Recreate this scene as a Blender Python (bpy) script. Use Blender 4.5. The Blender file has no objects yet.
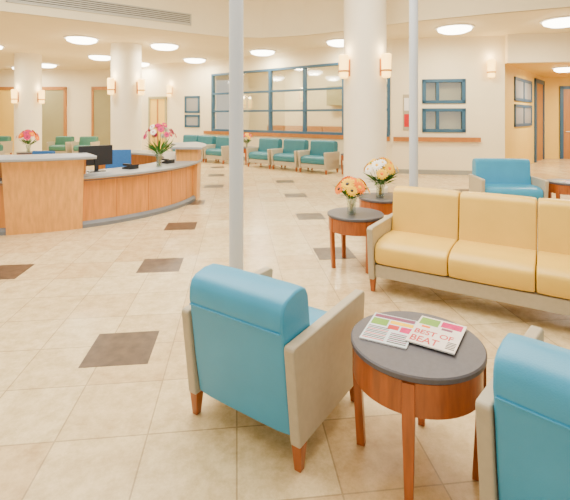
import bpy, bmesh, math, random
from mathutils import Vector, Matrix
random.seed(4)
C=bpy.context.scene.collection

# ---------------------------------------------------------------- materials
def lin(h):
    h=h.lstrip('#'); o=[]
    for i in (0,2,4):
        c=int(h[i:i+2],16)/255
        o.append(c/12.92 if c<=.04045 else ((c+.055)/1.055)**2.4)
    return (*o,1)
def mat(name,col,rough=.5,metal=0,var=0,scale=8,bump=0,bscale=60,emis=None,estr=0,stretch=None,spec=.5,coat=0):
    m=bpy.data.materials.new(name); m.use_nodes=True
    nt=m.node_tree; b=nt.nodes['Principled BSDF']
    b.inputs['Base Color'].default_value=lin(col)
    b.inputs['Roughness'].default_value=rough
    b.inputs['Metallic'].default_value=metal
    b.inputs['Specular IOR Level'].default_value=spec
    if coat: b.inputs['Coat Weight'].default_value=coat; b.inputs['Coat Roughness'].default_value=.15
    tc=nt.nodes.new('ShaderNodeTexCoord'); mp=nt.nodes.new('ShaderNodeMapping')
    nt.links.new(tc.outputs['Object'],mp.inputs['Vector'])
    if stretch: mp.inputs['Scale'].default_value=stretch
    n=nt.nodes.new('ShaderNodeTexNoise'); n.inputs['Scale'].default_value=scale; n.inputs['Detail'].default_value=4
    nt.links.new(mp.outputs['Vector'],n.inputs['Vector'])
    if var:
        r=nt.nodes.new('ShaderNodeValToRGB')
        c=lin(col)
        r.color_ramp.elements[0].position=.3; r.color_ramp.elements[1].position=.7
        r.color_ramp.elements[0].color=(c[0]*(1-var),c[1]*(1-var),c[2]*(1-var),1)
        r.color_ramp.elements[1].color=(min(1,c[0]*(1+var)),min(1,c[1]*(1+var)),min(1,c[2]*(1+var)),1)
        nt.links.new(n.outputs['Fac'],r.inputs['Fac']); nt.links.new(r.outputs['Color'],b.inputs['Base Color'])
    if bump:
        n2=nt.nodes.new('ShaderNodeTexVoronoi'); n2.inputs['Scale'].default_value=bscale
        nt.links.new(tc.outputs['Object'],n2.inputs['Vector'])
        bp=nt.nodes.new('ShaderNodeBump'); bp.inputs['Strength'].default_value=bump; bp.inputs['Distance'].default_value=.003
        nt.links.new(n2.outputs['Distance'],bp.inputs['Height']); nt.links.new(bp.outputs['Normal'],b.inputs['Normal'])
    if emis:
        b.inputs['Emission Color'].default_value=lin(emis); b.inputs['Emission Strength'].default_value=estr
    return m
M={}
M['wall']=mat('wall_paint','#f4e7c6',.7,var=.02,scale=2)
M['backing']=mat('pale_interior_backing','#ecdcae',.7,var=.03,scale=2)
M['yellow']=mat('yellow_wall_paint','#f2c95e',.7,var=.03,scale=2)
M['olive']=mat('olive_wall_paint','#a39c72',.7,var=.03,scale=2)
M['ceil']=mat('ceiling_paint','#f6eac8',.8,var=.015,scale=3)
M['pole']=mat('pole_paint','#c9d2dc',.4,var=.02,scale=3)
M['colm']=mat('column_plaster','#f6edd4',.6,var=.02,scale=3)
M['blue']=mat('blue_vinyl','#3699c4',.36,var=.05,scale=5,bump=.15,bscale=160)
M['teal']=mat('teal_vinyl','#2d7686',.45,var=.06,scale=5)
M['green']=mat('green_vinyl','#457f70',.45,var=.06,scale=5)
M['cream']=mat('yellow_vinyl','#e8be4c',.33,var=.05,scale=4,bump=.2,bscale=140)
M['panel']=mat('grey_laminate','#b3a88f',.5,var=.05,scale=30)
M['cherry']=mat('cherry_wood','#9c4f19',.32,var=.3,scale=6,stretch=(6,6,.8),coat=.35)
M['rail']=mat('rail_wood','#b0702f',.4,var=.15,scale=6)
M['maple']=mat('maple_veneer','#d08636',.35,var=.18,scale=5,stretch=(5,5,.5),coat=.25)
M['maple2']=mat('maple_veneer_light','#de9f50',.35,var=.14,scale=5,stretch=(5,5,.5),coat=.25)
M['slate']=mat('slate_laminate','#55535a',.42,var=.1,scale=60)
M['ctop']=mat('counter_laminate','#96989a',.4,var=.08,scale=60)
M['kick']=mat('plinth_grey','#707276',.5,var=.05)
M['frame']=mat('blue_grey_frame','#335a76',.45,var=.04)
M['dark']=mat('dark_plastic','#17181a',.4,var=.05)
M['screen']=mat('monitor_back','#1c1e22',.3,var=.05)
M['metal']=mat('fixture_white_metal','#f2ede0',.4,metal=0,var=.02)
M['grille']=mat('vent_grey','#c3c2b6',.5,var=.04)
M['slot']=mat('vent_slot','#5a5a56',.7,var=.04)
M['accent']=mat('accent_stone','#574638',.33,var=.34,scale=14)
M['base']=mat('baseboard_vinyl','#9a9a92',.5,var=.05)
M['shade']=mat('sconce_shade','#ffe7b0',.5,var=.01,emis='#ffc558',estr=5)
M['diff']=mat('light_diffuser','#ffffff',.5,var=.01,emis='#fff6e2',estr=14)
M['doorw']=mat('door_wood','#b47a3c',.45,var=.12,scale=4,stretch=(5,5,.6))
M['leaf']=mat('leaf_green','#35701c',.5,var=.25,scale=40)
M['org']=mat('petal_orange','#f47a08',.6,var=.1,scale=40,spec=.1)
M['yel']=mat('petal_yellow','#ffc400',.6,var=.08,scale=40,spec=.1)
M['wht']=mat('petal_white','#fff8ea',.5,var=.03,scale=40)
M['pnk']=mat('petal_pink','#cf2f6c',.6,var=.2,scale=40,spec=.1)
M['red']=mat('print_red','#c80f14',.4,var=.05)
M['paper']=mat('paper_white','#f4f2ee',.4,var=.02)
M['cov1']=mat('cover_pale','#d5e0e6',.25,var=.05,scale=12)
M['cov2']=mat('cover_cream','#efe3da',.25,var=.05,scale=12)
M['grn']=mat('print_green','#6f9f2a',.4,var=.1)
M['pur']=mat('print_plum','#7a2a55',.4,var=.2)
M['blk']=mat('print_black','#202020',.4,var=.05)
M['roomw']=mat('office_wall','#f2e6c0',.7,var=.03)
def glassmat(nm,f,tc_,ro):
    g=bpy.data.materials.new(nm); g.use_nodes=True; nt=g.node_tree; nt.nodes.clear()
    o=nt.nodes.new('ShaderNodeOutputMaterial'); mx=nt.nodes.new('ShaderNodeMixShader'); mx.inputs[0].default_value=f
    t=nt.nodes.new('ShaderNodeBsdfTransparent'); t.inputs[0].default_value=tc_; gl=nt.nodes.new('ShaderNodeBsdfGlossy'); gl.inputs['Roughness'].default_value=ro
    nt.links.new(t.outputs[0],mx.inputs[1]); nt.links.new(gl.outputs[0],mx.inputs[2]); nt.links.new(mx.outputs[0],o.inputs[0]); return g
M['glass']=glassmat('window_glass',.2,(.9,.92,.9,1),.05)
M['vase']=glassmat('vase_glass',.3,(.78,.88,.84,1),.08)

# floor
fm=bpy.data.materials.new('floor_tile'); fm.use_nodes=True; nt=fm.node_tree; b=nt.nodes['Principled BSDF']
tc=nt.nodes.new('ShaderNodeTexCoord'); mp=nt.nodes.new('ShaderNodeMapping'); mp.inputs['Rotation'].default_value=(0,0,math.radians(-6.4))
nt.links.new(tc.outputs['Object'],mp.inputs['Vector'])
br=nt.nodes.new('ShaderNodeTexBrick'); br.offset=0; br.squash=1
br.inputs['Scale'].default_value=1; br.inputs['Brick Width'].default_value=.445; br.inputs['Row Height'].default_value=.445
br.inputs['Mortar Size'].default_value=.0045; br.inputs['Mortar Smooth'].default_value=.3; br.inputs['Bias'].default_value=0
br.inputs['Color1'].default_value=lin('#d8bb89'); br.inputs['Color2'].default_value=lin('#e8d3a4'); br.inputs['Mortar'].default_value=lin('#b59f78')
nt.links.new(mp.outputs[0],br.inputs['Vector'])
n=nt.nodes.new('ShaderNodeTexNoise'); n.inputs['Scale'].default_value=8; n.inputs['Detail'].default_value=12; n.inputs['Roughness'].default_value=.8
nt.links.new(mp.outputs[0],n.inputs['Vector'])
rp=nt.nodes.new('ShaderNodeValToRGB'); rp.color_ramp.elements[0].position=.36; rp.color_ramp.elements[1].position=.6
rp.color_ramp.elements[0].color=(.62,.56,.47,1); rp.color_ramp.elements[1].color=(1.0,1.0,1.0,1)
nt.links.new(n.outputs['Fac'],rp.inputs['Fac'])
mm=nt.nodes.new('ShaderNodeMix'); mm.data_type='RGBA'; mm.blend_type='MULTIPLY'; mm.inputs[0].default_value=.85
nt.links.new(br.outputs['Color'],mm.inputs[6]); nt.links.new(rp.outputs['Color'],mm.inputs[7]); nt.links.new(mm.outputs[2],b.inputs['Base Color'])
b.inputs['Roughness'].default_value=.27; b.inputs['Specular IOR Level'].default_value=.45
M['floor']=fm

# ---------------------------------------------------------------- helpers
def addobj(name,me,mt,parent=None,bevel=0,seg=3,smooth=False):
    o=bpy.data.objects.new(name,me); C.objects.link(o)
    if mt: me.materials.append(M[mt] if isinstance(mt,str) else mt)
    if parent: o.parent=parent
    if bevel:
        md=o.modifiers.new('bevel','BEVEL'); md.width=bevel; md.segments=seg; md.limit_method='ANGLE'; md.angle_limit=math.radians(40)
        if seg>1:
            for p in me.polygons: p.use_smooth=True
            w=o.modifiers.new('wn','WEIGHTED_NORMAL'); w.keep_sharp=True
    return o
def empty(name,loc,rot=0):
    e=bpy.data.objects.new(name,None); C.objects.link(e); e.location=loc; e.rotation_euler=(0,0,rot); e.empty_display_size=.1; return e
def boxdata(V,F,x0,x1,y0,y1,z0,z1):
    n=len(V)
    V+= [(x0,y0,z0),(x1,y0,z0),(x1,y1,z0),(x0,y1,z0),(x0,y0,z1),(x1,y0,z1),(x1,y1,z1),(x0,y1,z1)]
    F+= [(n,n+3,n+2,n+1),(n+4,n+5,n+6,n+7),(n,n+1,n+5,n+4),(n+1,n+2,n+6,n+5),(n+2,n+3,n+7,n+6),(n+3,n,n+4,n+7)]
def boxes(name,bl,mt,parent=None,bevel=0,seg=3,loc=None,rot=0):
    V=[];F=[]
    for q in bl: boxdata(V,F,*q)
    me=bpy.data.meshes.new(name); me.from_pydata(V,[],F)
    o=addobj(name,me,mt,parent,bevel,seg)
    if loc: o.location=loc; o.rotation_euler=(0,0,rot)
    return o
def prof(name,pts,x0,x1,mt,parent=None,bevel=0,seg=3,bulge=0):
    """closed (y,z) outline extruded along x"""
    V=[];F=[];n=len(pts); xs=[x0,x1] if not bulge else [x0+(x1-x0)*t for t in (0,.02,.06,.14,.3,.5,.7,.86,.94,.98,1)]
    cy=sum(p[0] for p in pts)/n; cz=sum(p[1] for p in pts)/n
    for i,x in enumerate(xs):
        s=1
        if bulge:
            u=(x-x0)/(x1-x0); s=1-bulge*(abs(2*u-1)**7)
        V+=[(x,cy+(p[0]-cy)*s,cz+(p[1]-cz)*s) for p in pts]
    F.append(tuple(range(n))[::-1]); k=len(xs)-1
    F.append(tuple(range(k*n,k*n+n)))
    for j in range(k):
        for i in range(n):
            a=j*n+i; b_=j*n+(i+1)%n
            F.append((a,b_,b_+n,a+n))
    me=bpy.data.meshes.new(name); me.from_pydata(V,[],F)
    bm=bmesh.new(); bm.from_mesh(me); bmesh.ops.recalc_face_normals(bm,faces=bm.faces); bm.to_mesh(me); bm.free()
    return addobj(name,me,mt,parent,bevel,seg)
def lathe(name,pr,mt,parent=None,n=40,loc=(0,0,0),a0=0,a1=None,bevel=0,smooth=True):
    V=[];F=[];m=len(pr)
    if a1 is None:
        for i in range(n):
            a=2*math.pi*i/n
            V+=[(r*math.cos(a),r*math.sin(a),z) for r,z in pr]
        for i in range(n):
            for j in range(m-1):
                p=i*m+j;q=((i+1)%n)*m+j
                F.append((p,q,q+1,p+1))
        F.append(tuple(i*m for i in range(n))[::-1]); F.append(tuple(i*m+m-1 for i in range(n)))
    else:
        for i in range(n+1):
            a=a0+(a1-a0)*i/n
            V+=[(r*math.cos(a),r*math.sin(a),z) for r,z in pr]
        for i in range(n):
            for j in range(m):
                p=i*m+j;q=i*m+(j+1)%m
                F.append((p,q,q+m,p+m))
        F.append(tuple(range(m))); F.append(tuple(range(n*m,n*m+m))[::-1])
    me=bpy.data.meshes.new(name); me.from_pydata(V,[],F)
    bm=bmesh.new(); bm.from_mesh(me); bmesh.ops.recalc_face_normals(bm,faces=bm.faces); bm.to_mesh(me); bm.free()
    o=addobj(name,me,mt,parent)
    for p in me.polygons: p.use_smooth=smooth
    o.modifiers.new('es','EDGE_SPLIT').split_angle=math.radians(35)
    o.location=loc
    return o
def taper(name,x,y,z0,z1,a,b_,mt,parent,dx=0,dy=0):
    V=[(x+dx-a,y+dy-a,z0),(x+dx+a,y+dy-a,z0),(x+dx+a,y+dy+a,z0),(x+dx-a,y+dy+a,z0),(x-b_,y-b_,z1),(x+b_,y-b_,z1),(x+b_,y+b_,z1),(x-b_,y+b_,z1)]
    F=[(0,3,2,1),(4,5,6,7),(0,1,5,4),(1,2,6,5),(2,3,7,6),(3,0,4,7)]
    me=bpy.data.meshes.new(name); me.from_pydata(V,[],F)
    return addobj(name,me,mt,parent,.004,2)

# ---------------------------------------------------------------- seating
def seating(name,loc,rot,seats=1,sw=.56,fab='blue',H=.80,pt=.055,detail=True,ky=1.0):
    e=empty(name,loc,rot)
    W=seats*sw+2*pt; x0=-W/2
    Y=lambda pts:[(p[0]*ky,p[1]) for p in pts]
    pp=Y([(.035,.12),(-.02,.575),(-.008,.59),(.71,.60),(.735,.585),(.725,.50),(.69,.12)])
    prof('arm_panel_left',pp,x0,x0+pt,'panel',e,.010,3)
    prof('arm_panel_right',pp,-x0-pt,-x0,'panel',e,.010,3)
    g=.003
    boxes('seat_rail',[(x0+pt+g,-x0-pt-g,.60*ky,.675*ky,.145,.255),(x0+pt+g,-x0-pt-g,.10*ky,.60*ky,.18,.25)],'panel',e,.006,2)
    k=H/.80
    for i in range(seats):
        a=x0+pt+i*sw+.004; b_=a+sw-.008
        back=Y([(.055,.13),(.020,.35),(-.012,.60),(-.024,.66*k),(-.022,.72*k),(-.008,.758*k),(.022,.780*k),(.09,.797*k),(.15,.797*k),(.188,.78*k),(.207,.745*k),(.225,.60),(.26,.42),(.26,.26),(.20,.25),(.19,.14)])
        prof('back_cushion_%d'%(i+1),back,a,b_,fab,e,.014,3,bulge=.03)
        seat=Y([(.20,.27),(.20,.44),(.24,.465),(.45,.475),(.60,.465),(.675,.44),(.70,.40),(.698,.31),(.67,.262)])
        prof('seat_cushion_%d'%(i+1),seat,a,b_,fab,e,.014,3,bulge=.03)
        if detail:
            boxes('back_welt_%d'%(i+1),[(a+.012,b_-.012,-.0265*ky,-.008,.628*k,.636*k)],fab,e,.003,2)
    n=0
    for xx in (x0+pt/2,-x0-pt/2):
        for yy in (.07*ky,.645*ky):
            n+=1
            taper('leg_%d'%n,xx,yy,0,.125,.017,.027,'cherry',e)
    return e

A=math.radians
seating('lounge_chair',(-.245,2.075,0),A(-34.5),1,.60,'blue')
seating('lounge_chair',(.945,1.30,0),A(-43.4),1,.60,'blue')
th=A(31.5); sd=Vector((math.cos(th),-math.sin(th))); fd=Vector((-math.sin(th),-math.cos(th)))
rs=math.atan2(-fd.x,fd.y)
SW=.63; W=3*SW+.11
FL=Vector((.74,3.88))
cen=FL+sd*(W/2)-fd*.79
seating('sofa',(cen.x,cen.y,0),rs,3,SW,'cream',H=.89,ky=1.10)
seating('lounge_chair',(3.70,7.45,0),A(172),1,.88,'blue',H=.88)

WA=Vector((2.99,12.0)); WB=Vector((-3.2,17.0)); wd=(WB-WA).normalized()
wn=Vector((-wd.y,wd.x)); wang=math.atan2(wd.y,wd.x)
def onw(s,off): 
    p=WA+wd*s+wn*off; return (p.x,p.y,0)
for s in (1.72,2.74,3.76,5.80,6.8,7.65):
    seating('lounge_chair',onw(s,.74),wang,1,.82,'teal',H=.90,detail=False)
for x,y in ((-8.75,17.2),(-7.75,17.1),(-11.4,17.4),(-12.4,17.5)):
    seating('lounge_chair',(x,y,0),A(180),1,.66,'green',detail=False)
for x,y in ((-9.5,12.9),(-8.5,12.6)):
    seating('lounge_chair',(x,y,0),A(160),1,.66,'green',detail=False)

# ---------------------------------------------------------------- tables
def table(loc,rot=0,R=.30,H=.56,top='slate'):
    e=empty('side_table',loc,rot)
    lathe('tabletop',[(R-.012,H-.032),(R,H-.024),(R,H-.006),(R-.006,H)],top,e,64)
    lathe('drum_apron',[(R-.022,H-.175),(R-.012,H-.170),(R-.012,H-.034),(R-.02,H-.0325)],'cherry',e,64)
    for i in range(4):
        a=i*math.pi/2; c,s=math.cos(a),math.sin(a)
        V=[];F=[]
        prof_=[(R-.004,H-.036,.026),(R-.004,H-.20,.026),(R-.010,.22,.022),(R-.022,0,.017)]
        for r,z,w in prof_:
            for dr,dw in ((-.04,-w),(0,-w),(0,w),(-.04,w)):
                rr=r+dr; V.append((rr*c-dw*s,rr*s+dw*c,z))
        for j in range(3):
            for k in range(4):
                F.append((j*4+k,j*4+(k+1)%4,(j+1)*4+(k+1)%4,(j+1)*4+k))
        F.append((0,1,2,3)); F.append((15,14,13,12))
        me=bpy.data.meshes.new('leg'); me.from_pydata(V,[],F)
        bm=bmesh.new(); bm.from_mesh(me); bmesh.ops.recalc_face_normals(bm,faces=bm.faces); bm.to_mesh(me); bm.free()
        addobj('leg_%d'%(i+1),me,'cherry',e,.004,2)
    return e
table((.61,2.0,0),A(67))
table((.755,4.62,0),A(20))
table((1.25,5.55,0),A(45))
table((4.50,6.85,0),A(30))
p=onw(4.80,.85); table(p,0,.34)
p=onw(.75,.85); table(p,0,.34)
table((-7.4,12.4,0),0)

# ---------------------------------------------------------------- flowers
def bouquet(name,loc,cols,n=12,spread=.13,h=.24,br=.045,vh=.14,vr=.04,tall=False):
    e=empty(name,loc)
    lathe('vase',[(vr*.75,0),(vr*.85,.005),(vr*.8,vh*.5),(vr*1.05,vh)],'vase',e,24)
    V=[];F=[]
    heads=[]
    for i in range(n):
        a=i*2.4; rr=spread*math.sqrt((i+.5)/n)
        top=Vector((rr*math.cos(a),rr*math.sin(a),h-(rr/spread)**2*h*.32+random.uniform(-.015,.015)*(3 if tall else 1)))
        heads.append((top,Vector((top.x,top.y,.10)).normalized()))
        b0=Vector((rr*.12*math.cos(a+2),rr*.12*math.sin(a+2),.01))
        ni=len(V)
        for q,w in ((b0,.002),(Vector((top.x*.3,top.y*.3,vh)),.002),(top,.002)):
            for k in range(4):
                an=k*math.pi/2; V.append((q.x+w*math.cos(an),q.y+w*math.sin(an),q.z))
        for j in range(2):
            for k in range(4): F.append((ni+j*4+k,ni+j*4+(k+1)%4,ni+j*4+4+(k+1)%4,ni+j*4+4+k))
    for i in range(n*3):
        a=random.uniform(0,6.28); r0=vr*.6; L=random.uniform(.6,1.05)*spread; z0=vh*random.uniform(.9,1.2)
        z1=z0+random.uniform(0,.55)*h*.6; w=.018
        d=Vector((math.cos(a),math.sin(a),0)); sd_=Vector((-d.y,d.x,0))
        p0=d*r0+Vector((0,0,z0)); p2=d*(r0+L)+Vector((0,0,z1)); pm=(p0+p2)/2+Vector((0,0,.02))
        ni=len(V); V+=[tuple(p0),tuple(pm+sd_*w),tuple(p2),tuple(pm-sd_*w)]; F.append((ni,ni+1,ni+2,ni+3))
    me=bpy.data.meshes.new('stems'); me.from_pydata(V,[],F); addobj('stems_and_leaves',me,'leaf',e)
    for ci,(pc,cc) in enumerate(cols):
        V=[];F=[];V2=[];F2=[]
        for i,(t,nm) in enumerate(heads):
            if i%len(cols)!=ci: continue
            R_=nm.to_track_quat('Z','Y').to_matrix()
            r=br*random.uniform(.85,1.15)
            for ring,(rk,zk) in enumerate(((1,0),(.72,.008))):
                for k in range(14):
                    a=2*math.pi*(k+ring*.5)/14; an=.24
                    pts=[(r*.12,a-an*.4,zk),(r*rk*.7,a-an*.9,zk+.006),(r*rk,a,zk+.001),(r*rk*.7,a+an*.9,zk+.006),(r*.12,a+an*.4,zk)]
                    ni=len(V)
                    for q in pts: V.append(tuple(t+R_@Vector((q[0]*math.cos(q[1]),q[0]*math.sin(q[1]),q[2]))))
                    F.append(tuple(range(ni,ni+5)))
            ni=len(V2)
            for z_,q in ((.008,.26),(.016,.2),(.019,.05)):
                for k in range(8):
                    a=k*math.pi/4; V2.append(tuple(t+R_@Vector((r*q*math.cos(a),r*q*math.sin(a),z_))))
            for j in range(2):
                for k in range(8): F2.append((ni+j*8+k,ni+j*8+(k+1)%8,ni+j*8+8+(k+1)%8,ni+j*8+8+k))
            F2.append(tuple(range(ni+16,ni+24)))
        me=bpy.data.meshes.new('petals'); me.from_pydata(V,[],F); addobj('petals_%d'%ci,me,pc,e)
        me=bpy.data.meshes.new('centres'); me.from_pydata(V2,[],F2); addobj('centres_%d'%ci,me,cc,e)
    return e
bouquet('flower_vase',(.705,4.56,.56),[('org','blk'),('yel','org'),('org','yel'),('yel','blk')],16,.18,.38,.074,.17,.055)
bouquet('flower_vase',(1.22,5.51,.56),[('yel','org'),('yel','leaf'),('wht','yel'),('yel','yel'),('yel','leaf')],17,.23,.48,.078,.17,.06)
bouquet('flower_vase',(-2.13,7.27,.742),[('pnk','pur'),('pnk','yel'),('pnk','pur'),('wht','pnk')],22,.27,.72,.06,.22,.055,True)
p=onw(4.80,.85); bouquet('flower_vase',(p[0],p[1],.56),[('yel','org'),('pnk','yel')],12,.22,.46,.085)
bouquet('flower_vase',(-7.4,12.4,.56),[('pnk','pur'),('org','yel')],14,.3,.6,.1,.2,.06)

# ---------------------------------------------------------------- magazines
def magazine(name,loc,rot,cov,kind):
    e=empty(name,loc,rot); w,h=.108,.142
    boxes('pages',[(-w+.002,w-.002,-h+.002,h-.002,0,.006)],'paper',e)
    boxes('cover',[(-w,w,-h,h,.006,.0072)],cov,e)
    def tx(s,x,y,sz,m_,bold=.0006,sx=1):
        c=bpy.data.curves.new('lettering','FONT'); c.body=s; c.size=sz; c.extrude=.0003; c.offset=bold
        o=bpy.data.objects.new('lettering',c); C.objects.link(o); o.parent=e; o.location=(x,y,.0076); c.materials.append(M[m_]); o.scale=(sx,1,1)
    def patch(x0,x1,y0,y1,m_): boxes('print_patch',[(x0,x1,y0,y1,.0072,.0075)],m_,e)
    if kind==0:
        patch(-.10,.10,.10,.135,'pur'); patch(-.10,-.02,.02,.09,'grn'); patch(-.012,.10,.055,.09,'yel')
        patch(-.012,.04,.0,.045,'red'); patch(.048,.10,-.01,.045,'pnk')
        for i in range(9): patch(-.10,.0,-.125+i*.015,-.118+i*.015,'blk' if i%3 else 'red')
        for i in range(6): patch(.015,.10,-.125+i*.017,-.116+i*.017,'pur' if i%2 else 'blk')
    else:
        patch(-.10,-.01,.055,.13,'grn'); patch(0,.095,.07,.13,'pnk'); patch(.01,.06,.040,.062,'pur'); patch(-.08,-.04,.025,.045,'org')
        tx('BEST OF',-.098,-.045,.060,'red',.0011,.80)
        tx('BEAT',-.098,-.122,.076,'red',.0011,.72)
        for i in range(5): patch(.062,.10,-.12+i*.014,-.113+i*.014,'blk')
magazine('magazine',(.507,2.085,.5605),A(-27),'cov1',0)
magazine('magazine',(.717,2.03,.5682),A(-33),'cov2',1)
magazine('magazine',(4.42,6.78,.5605),A(20),'cov1',0)

# ---------------------------------------------------------------- reception desk
e=empty('reception_desk',(-4.3,8.3,0))
def arc(nm,pr,a,b_,m_,n=48): return lathe(nm,pr,m_,e,n,(0,0,0),A(a),A(b_))
arc('plinth',[(2.35,0),(2.60,0),(2.60,.05),(2.56,.09),(2.35,.09)],-130,100,'kick',96)
arc('front_panel',[(2.42,.09),(2.55,.09),(2.55,.70),(2.42,.70)],-130,100,'maple',96)
arc('front_reveal',[(2.50,.665),(2.556,.665),(2.556,.675),(2.50,.675)],-130,100,'kick',96)
arc('worktop',[(1.90,.70),(2.64,.70),(2.66,.708),(2.66,.735),(2.64,.742),(1.90,.742)],-130,100,'ctop',96)
arc('tower_panel',[(2.30,.0),(2.60,.0),(2.61,.10),(2.76,1.0),(2.30,1.0)],-77.5,-57,'maple2',24)
arc('tower_top',[(2.18,1.0),(2.84,1.0),(2.86,1.01),(2.86,1.035),(2.84,1.045),(2.18,1.045)],-98,-54,'ctop',40)
arc('tower_upstand',[(2.26,.742),(2.36,.742),(2.36,1.0),(2.26,1.0)],-97,-55,'maple',40)
arc('rear_tower_panel',[(2.22,0),(2.61,0),(2.64,.97),(2.22,.97)],-2,32,'maple2',30)
arc('rear_tower_top',[(2.12,.97),(2.74,.97),(2.74,1.01),(2.12,1.01)],-4,34,'ctop',30)
for a in (-46,-34,-22,-11): 
    arc('panel_joint',[(2.54,.09),(2.553,.09),(2.553,.665),(2.54,.665)],a-.06,a+.06,'cherry',1)

def monitor(loc,rot):
    e=empty('computer_monitor',loc,rot)
    boxes('display',[(-.25,.25,-.02,.02,.09,.40)],'screen',e,.008,2)
    boxes('stand',[(-.03,.03,.02,.045,.01,.25)],'dark',e,.004,2)
    boxes('foot',[(-.12,.12,-.05,.11,0,.012)],'dark',e,.004,2)
def onring(r,a): return (-4.3+r*math.cos(A(a)),8.3+r*math.sin(A(a)),.743)
monitor(onring(2.12,-50),A(-50+90+180)); 
def phone(loc,rot):
    e=empty('desk_phone',loc,rot)
    prof('body',[(-.1,0),(.1,0),(.1,.02),(-.1,.07)],-.09,.09,'dark',e,.005,2)
    boxes('handset',[(-.085,-.035,-.09,.09,.05,.085)],'dark',e,.012,3)
phone(onring(2.2,-36),A(60)); phone(onring(2.2,-12),A(60))
M['blueo']=mat('blue_fabric','#2a64a0',.8,var=.1,scale=40)
def office_chair(loc,rot):
    e=empty('office_chair',loc,rot)
    boxes('seat',[(-.24,.24,-.24,.24,.42,.50)],'blueo',e,.03,4)
    prof('backrest',[(-.26,.55),(-.30,.75),(-.31,.98),(-.26,.99),(-.24,.75),(-.21,.55)],-.22,.22,'blueo',e,.02,3)
    boxes('back_bar',[(-.03,.03,-.29,-.25,.44,.60)],'dark',e,.004,2)
    lathe('gas_lift',[(.03,.08),(.03,.42)],'dark',e,16)
    for i in range(5):
        a=i*2*math.pi/5
        o=boxes('base_arm_%d'%i,[(0,.29,-.02,.02,.06,.09)],'dark',e,.004,2); o.rotation_euler=(0,0,a)
        w=lathe('caster_%d'%i,[(.03,-.02),(.03,.02)],'dark',e,12,(.28*math.cos(a),.28*math.sin(a),.031)); w.rotation_euler=(A(90),0,a)
office_chair((-2.95,7.6,0),A(200)); office_chair((-4.3,7.3,0),A(170))

# ---------------------------------------------------------------- room shell
boxes('floor',[(-18,18,-4,26,-.1,0)],'floor')
V=[];F=[]
ta=A(6.4); c,s=math.cos(ta),math.sin(ta); hs=.215
for (x,y) in ((-1.124,2.966),(-1.331,4.617),(-1.51,6.25),(-1.70,7.95),(-1.62,9.8),(-1.85,11.6),(-2.1,13.4),(-2.89,4.41),(.572,5.02),(.402,6.86),(.21,8.66),(.0,10.5),
              (2.2,6.9),(2.05,8.8),(3.9,9.2),(-.95,1.2),(1.85,10.7),(.86,1.57)):
    ni=len(V)
    for z in (.0,.0015):
        for dx,dy in ((-hs,-hs),(hs,-hs),(hs,hs),(-hs,hs)): V.append((x+dx*c-dy*s,y+dx*s+dy*c,z))
    F+=[(ni+4,ni+5,ni+6,ni+7)]+[(ni+k,ni+(k+1)%4,ni+4+(k+1)%4,ni+4+k) for k in range(4)]
me=bpy.data.meshes.new('floor_accent_tiles'); me.from_pydata(V,[],F); addobj('floor_accent_tiles',me,'accent')

CZ=3.75; UZ=5.3
fas=[(-18,-1.0),(-9.5,6.1),(-5.78,8.72),(-2.38,11.1),(-1.5,11.65),(-.6,11.75),(.5,11.4),(1.6,10.7),(3.02,9.63),(4.44,8.89),(5.57,8.4),(9,7.2),(18,4.5)]
V=[];F=[]
for x,y in fas: V+=[(x,y,CZ),(x,26,CZ),(x,26,CZ+.2),(x,y,CZ+.2)]
for i in range(len(fas)-1):
    a=i*4;F+=[(a,a+4,a+5,a+1),(a+3,a+2,a+6,a+7)]
me=bpy.data.meshes.new('ceiling'); me.from_pydata(V,[],F); addobj('ceiling',me,'ceil')
V=[];F=[]
for x,y in fas: V+=[(x,y,CZ),(x,y,UZ+.1),(x,y+.15,UZ+.1),(x,y+.15,CZ)]
for i in range(len(fas)-1):
    a=i*4;F+=[(a,a+4,a+5,a+1),(a+3,a+2,a+6,a+7),(a,a+3,a+7,a+4)]
me=bpy.data.meshes.new('ceiling_fascia'); me.from_pydata(V,[],F); addobj('trim_ceiling_fascia',me,'ceil')
V=[];F=[]
for x,y in fas: V+=[(x,-4,UZ),(x,y+.1,UZ)]
for i in range(len(fas)-1): a=i*2;F+=[(a,a+2,a+3,a+1)]
me=bpy.data.meshes.new('ceiling_upper'); me.from_pydata(V,[],F); addobj('ceiling_upper',me,'ceil')
V=[];F=[]
for x,y in fas: V+=[(x,y-.03,CZ-.02),(x,y-.03,CZ+.07),(x,y,CZ+.07),(x,y,CZ-.02)]
for i in range(len(fas)-1):
    a=i*4;F+=[(a,a+4,a+5,a+1),(a+1,a+5,a+6,a+2),(a,a+3,a+7,a+4)]
me=bpy.data.meshes.new('trim_fascia_edge'); me.from_pydata(V,[],F); addobj('trim_fascia_edge',me,'ceil')

p0=Vector((-5.78,8.72)); p1=Vector((-2.38,11.1)); L=(p1-p0).length; va=math.atan2(p1.y-p0.y,p1.x-p0.x)
e=empty('air_vent_grille',(p0.x,p0.y,0),va)
boxes('frame',[(.1,L-.05,-.03,-.001,3.93,3.96),(.1,L-.05,-.03,-.001,4.19,4.22),(.1,.13,-.03,-.001,3.93,4.22),(L-.08,L-.05,-.03,-.001,3.93,4.22)],'grille',e)
boxes('slot_back',[(.1,L-.05,-.008,-.002,3.94,4.21)],'slot',e)
boxes('louvres',[(.1,L-.05,-.028,-.009,3.965+i*.045,3.990+i*.045) for i in range(5)],'grille',e)

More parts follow.
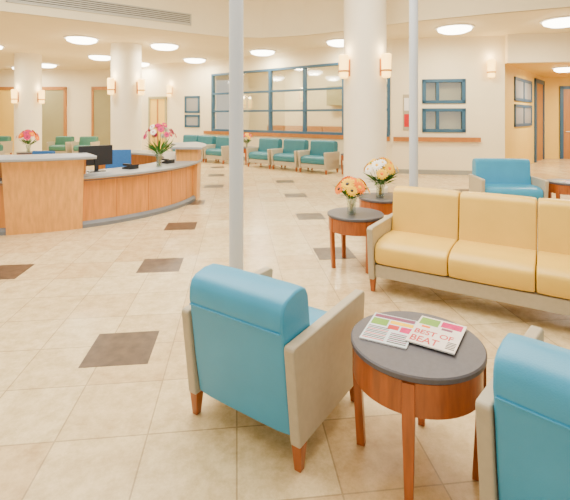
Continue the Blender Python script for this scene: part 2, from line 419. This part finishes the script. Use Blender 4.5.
def loc_wall(name,P,Q,bl,m_,**k):
    a=math.atan2(Q[1]-P[1],Q[0]-P[0]); return boxes(name,bl,m_,loc=(P[0],P[1],0),rot=a,**k)
WL=(WB-WA).length
s0,s1=.1,7.48; z0,z1=1.06,3.2
loc_wall('wall_window',WA,WB,[(0,WL,-.2,0,0,z0),(0,WL,-.2,0,z1,CZ),(0,s0,-.2,0,z0,z1),(s1,WL,-.2,0,z0,z1)],'wall')
e=empty('window_1',(WA.x,WA.y,0),wang)
bl=[(s0-.03,s1+.03,-.12,.025,z0-.05,z0+.04),(s0-.03,s1+.03,-.12,.025,z1-.05,z1+.03)]
for zz in (1.78,2.45): bl.append((s0,s1,-.10,.015,zz-.035,zz+.035))
for i in range(6):
    x=s0+(s1-s0)*i/5; bl.append((x-.045,x+.045,-.115,.02,z0,z1))
boxes('frame',bl,'frame',e,.004,1)
boxes('glass',[(s0,s1,-.06,-.055,z0,z1)],'glass',e)
loc_wall('wall_office_back',WA,WB,[(-.4,9.3,-3.3,-3.1,0,CZ)],'roomw')
e=empty('storage_cabinets',(WA.x,WA.y,0),wang)
boxes('upper_units',[(1.2+i*.95,1.2+i*.95+.9,-3.08,-2.75,2.0,2.75) for i in range(3)],'olive',e,.006,1)
boxes('lower_units',[(1.2+i*.95,1.2+i*.95+.9,-3.08,-2.5,0,1.2) for i in range(6)],'rail',e,.006,1)
loc_wall('trim_handrail_window',WA,WB,[(.05,WL-.05,.04,.075,.90,1.02)]+[(.3+i*1.2,.36+i*1.2,0,.04,.94,.98) for i in range(7)],'rail')
RA=Vector((5.88,11.5)); RB=WA; RL=(RB-RA).length; ra=math.atan2(RB.y-RA.y,RB.x-RA.x)
def sR(px):
    k=(px-285)/430; d=(RB-RA)/RL
    return (RA.x-k*RA.y)/(k*d.y-d.x)
w0,w1=1.02,2.10
loc_wall('wall_right',RA,RB,[(0,w0,-.2,0,0,CZ),(w1,RL,-.2,0,0,CZ),(w0,w1,-.2,0,0,1.16),(w0,w1,-.2,0,1.80,1.95),(w0,w1,-.2,0,2.60,CZ)],'wall')
for k,(za,zb) in enumerate(((1.16,1.80),(1.95,2.60))):
    e=empty('window_%d'%(k+2),(RA.x,RA.y,0),ra)
    boxes('frame',[(w0-.03,w1+.03,-.1,.03,za-.01,za+.08),(w0-.03,w1+.03,-.1,.03,zb-.08,zb+.01),(w0-.03,w0+.07,-.1,.03,za,zb),(w1-.07,w1+.03,-.1,.03,za,zb),(w0+.66,w0+.74,-.1,.02,za,zb)],'frame',e,.004,1)
    boxes('glass',[(w0,w1,-.06,-.055,za,zb)],'glass',e)
    boxes('interior_backing',[(w0,w1,-.19,-.185,za,zb)],'backing',e)  # pale sheet added behind the glass, its colour standing for the light interior
loc_wall('trim_handrail_right',RA,RB,[(.62,RL-.03,.04,.075,.90,1.02)]+[(.8+i*.9,.86+i*.9,0,.04,.94,.98) for i in range(3)],'rail')
loc_wall('baseboard_right',RA,RB,[(0,RL,0,.015,0,.12)],'base')
loc_wall('baseboard_window',WA,WB,[(0,WL,0,.015,0,.12)],'base')
e=empty('notice_board',(RA.x,RA.y,0),ra)
sa,sb=sR(410),sR(403)
boxes('frame',[(sa,sb,0,.02,1.2,2.2)],'panel',e,.004,1)
boxes('sheet',[(sa+.03,sb-.03,.02,.024,1.75,2.1)],'paper',e); boxes('poster',[(sa+.03,sb-.03,.02,.024,1.3,1.65)],'red',e)

boxes('wall_corridor_header',[(0,9,-.2,0,3.0,CZ)],'wall',loc=(5.88,11.5,0),rot=A(-9))
CA=Vector((5.88,11.6)); CB=Vector((9.75,16.2)); CL=(CB-CA).length; ca=math.atan2(CB.y-CA.y,CB.x-CA.x)
boxes('wall_corridor_left',[(0,CL,0,.2,0,CZ)],'yellow',loc=(CA.x,CA.y,0),rot=ca)
def sC(px):
    k=(px-285)/430; d=(CB-CA)/CL
    return (CA.x-k*CA.y)/(k*d.y-d.x)
a0,a1=sC(514),sC(531)
for k,(za,zb) in enumerate(((1.28,1.95),(2.05,2.75))):
    e=empty('window_%d'%(k+4),(CA.x,CA.y,0),ca)
    boxes('frame',[(a0,a1,-.04,-.001,za,za+.09),(a0,a1,-.04,-.001,zb-.09,zb),(a0,a0+.1,-.04,-.001,za,zb),(a1-.1,a1,-.04,-.001,za,zb),((a0+a1)/2-.04,(a0+a1)/2+.04,-.04,-.001,za,zb)],'frame',e)
    boxes('glass',[(a0+.05,a1-.05,-.02,-.002,za+.03,zb-.03)],'ctop',e)
d0,d1=sC(534),sC(543)
e=empty('door_1',(CA.x,CA.y,0),ca)
boxes('frame',[(d0,d0+.22,-.06,-.001,0,2.9),(d1-.22,d1,-.06,-.001,0,2.9),(d0,d1,-.06,-.001,2.75,2.9)],'frame',e)
boxes('leaf',[(d0+.1,d1-.1,-.03,-.002,0,2.76)],'doorw',e)
boxes('wall_corridor_back',[(0,7,0,.2,0,CZ)],'yellow',loc=(9.75,16.2,0),rot=A(-8))
e=empty('door_2',(9.75,16.2,0),A(-8))
boxes('frame',[(.55,.67,-.05,-.001,0,2.7),(1.75,1.87,-.05,-.001,0,2.7),(.55,1.87,-.05,-.001,2.6,2.72)],'frame',e)
boxes('leaf',[(.67,1.75,-.03,-.002,0,2.6)],'doorw',e)
boxes('handle',[(.75,.88,-.07,-.03,1.0,1.03)],'metal',e)
boxes('ceiling_corridor',[(0,12,0,6.5,3.05,3.1)],'yellow',loc=(5.95,11.75,0),rot=A(-9))

F1=Vector((-6.6,18.2)); 
def far(name,P,Q,m_='wall',**k): return loc_wall(name,P,Q,[(0,(Q-P).length,0,.2,0,CZ)],m_)
far('wall_back_middle',F1,WB)
far('wall_back_left',Vector((-18,20.2)),Vector((-6.6,19.8)))
far('wall_return',Vector((-6.6,19.9)),Vector((-6.6,18.2)))
far('wall_left',Vector((-17.8,4)),Vector((-17.8,20.2)))
mang=math.atan2(WB.y-F1.y,WB.x-F1.x); md=(WB-F1).normalized()
def sM(px):
    k=(px-285)/430; return (F1.x-k*F1.y)/(k*md.y-md.x)
a0,a1=sM(185),sM(200)
for k,(za,zb) in enumerate(((1.15,1.65),(1.72,2.4))):
    e=empty('window_%d'%(k+6),(F1.x,F1.y,0),mang)
    boxes('frame',[(a0,a1,-.04,-.001,za,za+.08),(a0,a1,-.04,-.001,zb-.08,zb),(a0,a0+.08,-.04,-.001,za,zb),(a1-.08,a1,-.04,-.001,za,zb)],'frame',e)
    boxes('glass',[(a0+.05,a1-.05,-.02,-.002,za+.03,zb-.03)],'ctop',e)
a0,a1=sM(149),sM(167)
e=empty('door_3',(F1.x,F1.y,0),mang)
boxes('frame',[(a0,a0+.08,-.05,-.001,0,2.35),(a1-.08,a1,-.05,-.001,0,2.35),(a0,a1,-.05,-.001,2.3,2.4)],'olive',e)
boxes('leaf',[(a0+.08,a1-.08,-.02,-.002,0,2.3)],'yellow',e)
boxes('glazing_bars',[((a0+a1)/2-.03,(a0+a1)/2+.03,-.04,-.02,.1,2.3),(a0+.08,a1-.08,-.04,-.02,1.1,1.15)],'doorw',e)
for k,(x,w,m_) in enumerate(((-12.9,1.0,'yellow'),(-10.9,1.4,'olive'),(-8.0,1.6,'olive'))):
    e=empty('door_%d'%(k+4),(x,20.0-(x+12.9)*.035,0),A(-2))
    boxes('frame',[(-w/2-.1,-w/2,-.10,0.02,0,2.9),(w/2,w/2+.1,-.10,.02,0,2.9),(-w/2-.1,w/2+.1,-.10,.02,2.8,2.95)],'doorw',e)
    boxes('leaf',[(-w/2,w/2,-.07,.02,0,2.8)],m_,e)

def column(loc,r):
    e=empty('round_column',loc)
    lathe('shaft',[(r+.03,0),(r+.03,.12),(r,.14),(r,UZ if loc[1]<9.8 else CZ)],'colm',e,64)
    return e
column((1.69,9.1,0),.445); column((-4.8,13,0),.44); column((-8.96,15,0),.42)
def pole(loc,r):
    e=empty('support_pole',loc)
    lathe('shaft',[(r,0),(r,UZ)],'pole',e,32)
    lathe('floor_collar',[(r+.03,0),(r+.03,.012),(r+.001,.02)],'pole',e,32)
pole((-.41,3.62,0),.060); pole((1.72,5.75,0),.058)

def sconce(loc,rot,k=1.0):
    e=empty('wall_sconce',loc,rot)
    boxes('backplate',[(-.05*k,.05*k,-.02,0.0,-.16*k,.14*k)],'rail',e,.004,1)
    lathe('shade',[(.05*k,-.20*k),(.078*k,-.18*k),(.088*k,.2*k),(.07*k,.22*k)],'shade',e,20,(0,-.11*k,0))
    lathe('band',[(.095*k,-.03*k),(.095*k,.0)],'rail',e,20,(0,-.11*k,-.06*k))
    l=bpy.data.lights.new('bulb','POINT'); l.energy=7; l.color=(1,.75,.42); l.shadow_soft_size=.05
    o=bpy.data.objects.new('bulb',l); C.objects.link(o); o.parent=e; o.location=(0,-.12*k,.30*k)
for c_,r,z,k in (((1.69,9.1),.445,2.6,1.15),((-4.8,13),.44,2.45,1.15),((-8.96,15),.42,2.25,1.1)):
    for sg in (-1,1):
        base=math.atan2(-c_[1],-c_[0])+A(48*sg)
        sconce((c_[0]+r*math.cos(base),c_[1]+r*math.sin(base),z),base+A(90),k)
def onR(s): d=(RB-RA)/RL; return RA+d*s
q=onR(sR(490)); sconce((q.x,q.y,2.85),ra+A(180),1.15)
q=F1+md*sM(171); sconce((q.x,q.y,2.6),mang,1.1)

def ceil_light(x,y,P=55,z=CZ,R=.44):
    e=empty('ceiling_light',(x,y,z))
    lathe('trim_ring',[(R-.04,-.035),(R,-.03),(R+.015,0)],'metal',e,40)
    lathe('diffuser',[(R*.25,-.15),(R*.6,-.135),(R*.85,-.09),(R-.045,-.034)],'diff',e,40)
    l=bpy.data.lights.new('lamp','AREA'); l.shape='DISK'; l.size=R*1.2; l.energy=P; l.color=(1,.89,.68)
    o=bpy.data.objects.new('lamp',l); C.objects.link(o); o.parent=e; o.location=(0,0,-.16)
for x,y in ((-5.6,11.85),(-3.64,13),(-6.6,15.4),(-3.4,16.2),(-.74,14.2),(1.6,12.3),(4.1,10.4),(-9.9,17.8),(-11.6,19),(-5.9,17.4),(6.2,9.6),(-9.0,13.0),(-12.5,15),(-8.3,10.0)):
    ceil_light(x,y,76)
for s,o_ in ((1.8,-1.6),(4.2,-1.6),(6.6,-1.6)):
    q=onw(s,o_); ceil_light(q[0],q[1],140)  # lamps added to light the office behind the window wall
ceil_light(8.3,12.8,120,3.05,.3); ceil_light(11,14.2,120,3.05,.3)

def area(name,loc,rot,sx,sy,P,col=(1,1,1)):
    l=bpy.data.lights.new(name,'AREA'); l.shape='RECTANGLE'; l.size=sx; l.size_y=sy; l.energy=P; l.color=col
    o=bpy.data.objects.new(name,l); C.objects.link(o); o.location=loc; o.rotation_euler=rot
area('atrium_fill',(-1,4.5,5.2),(0,0,0),8,6,1080,(1,.96,.86))  # fill lamp added under the closed upper ceiling to brighten the atrium
w=bpy.data.worlds.new('world'); bpy.context.scene.world=w; w.use_nodes=True
w.node_tree.nodes['Background'].inputs[0].default_value=(1,.96,.88,1); w.node_tree.nodes['Background'].inputs[1].default_value=1.2

cam=bpy.data.cameras.new('camera'); co=bpy.data.objects.new('camera',cam); C.objects.link(co)
co.location=(0,0,1.6); co.rotation_euler=(A(90),0,0)
cam.lens=36*430/570; cam.sensor_width=36; cam.shift_y=-134/570; cam.clip_start=.05
bpy.context.scene.camera=co
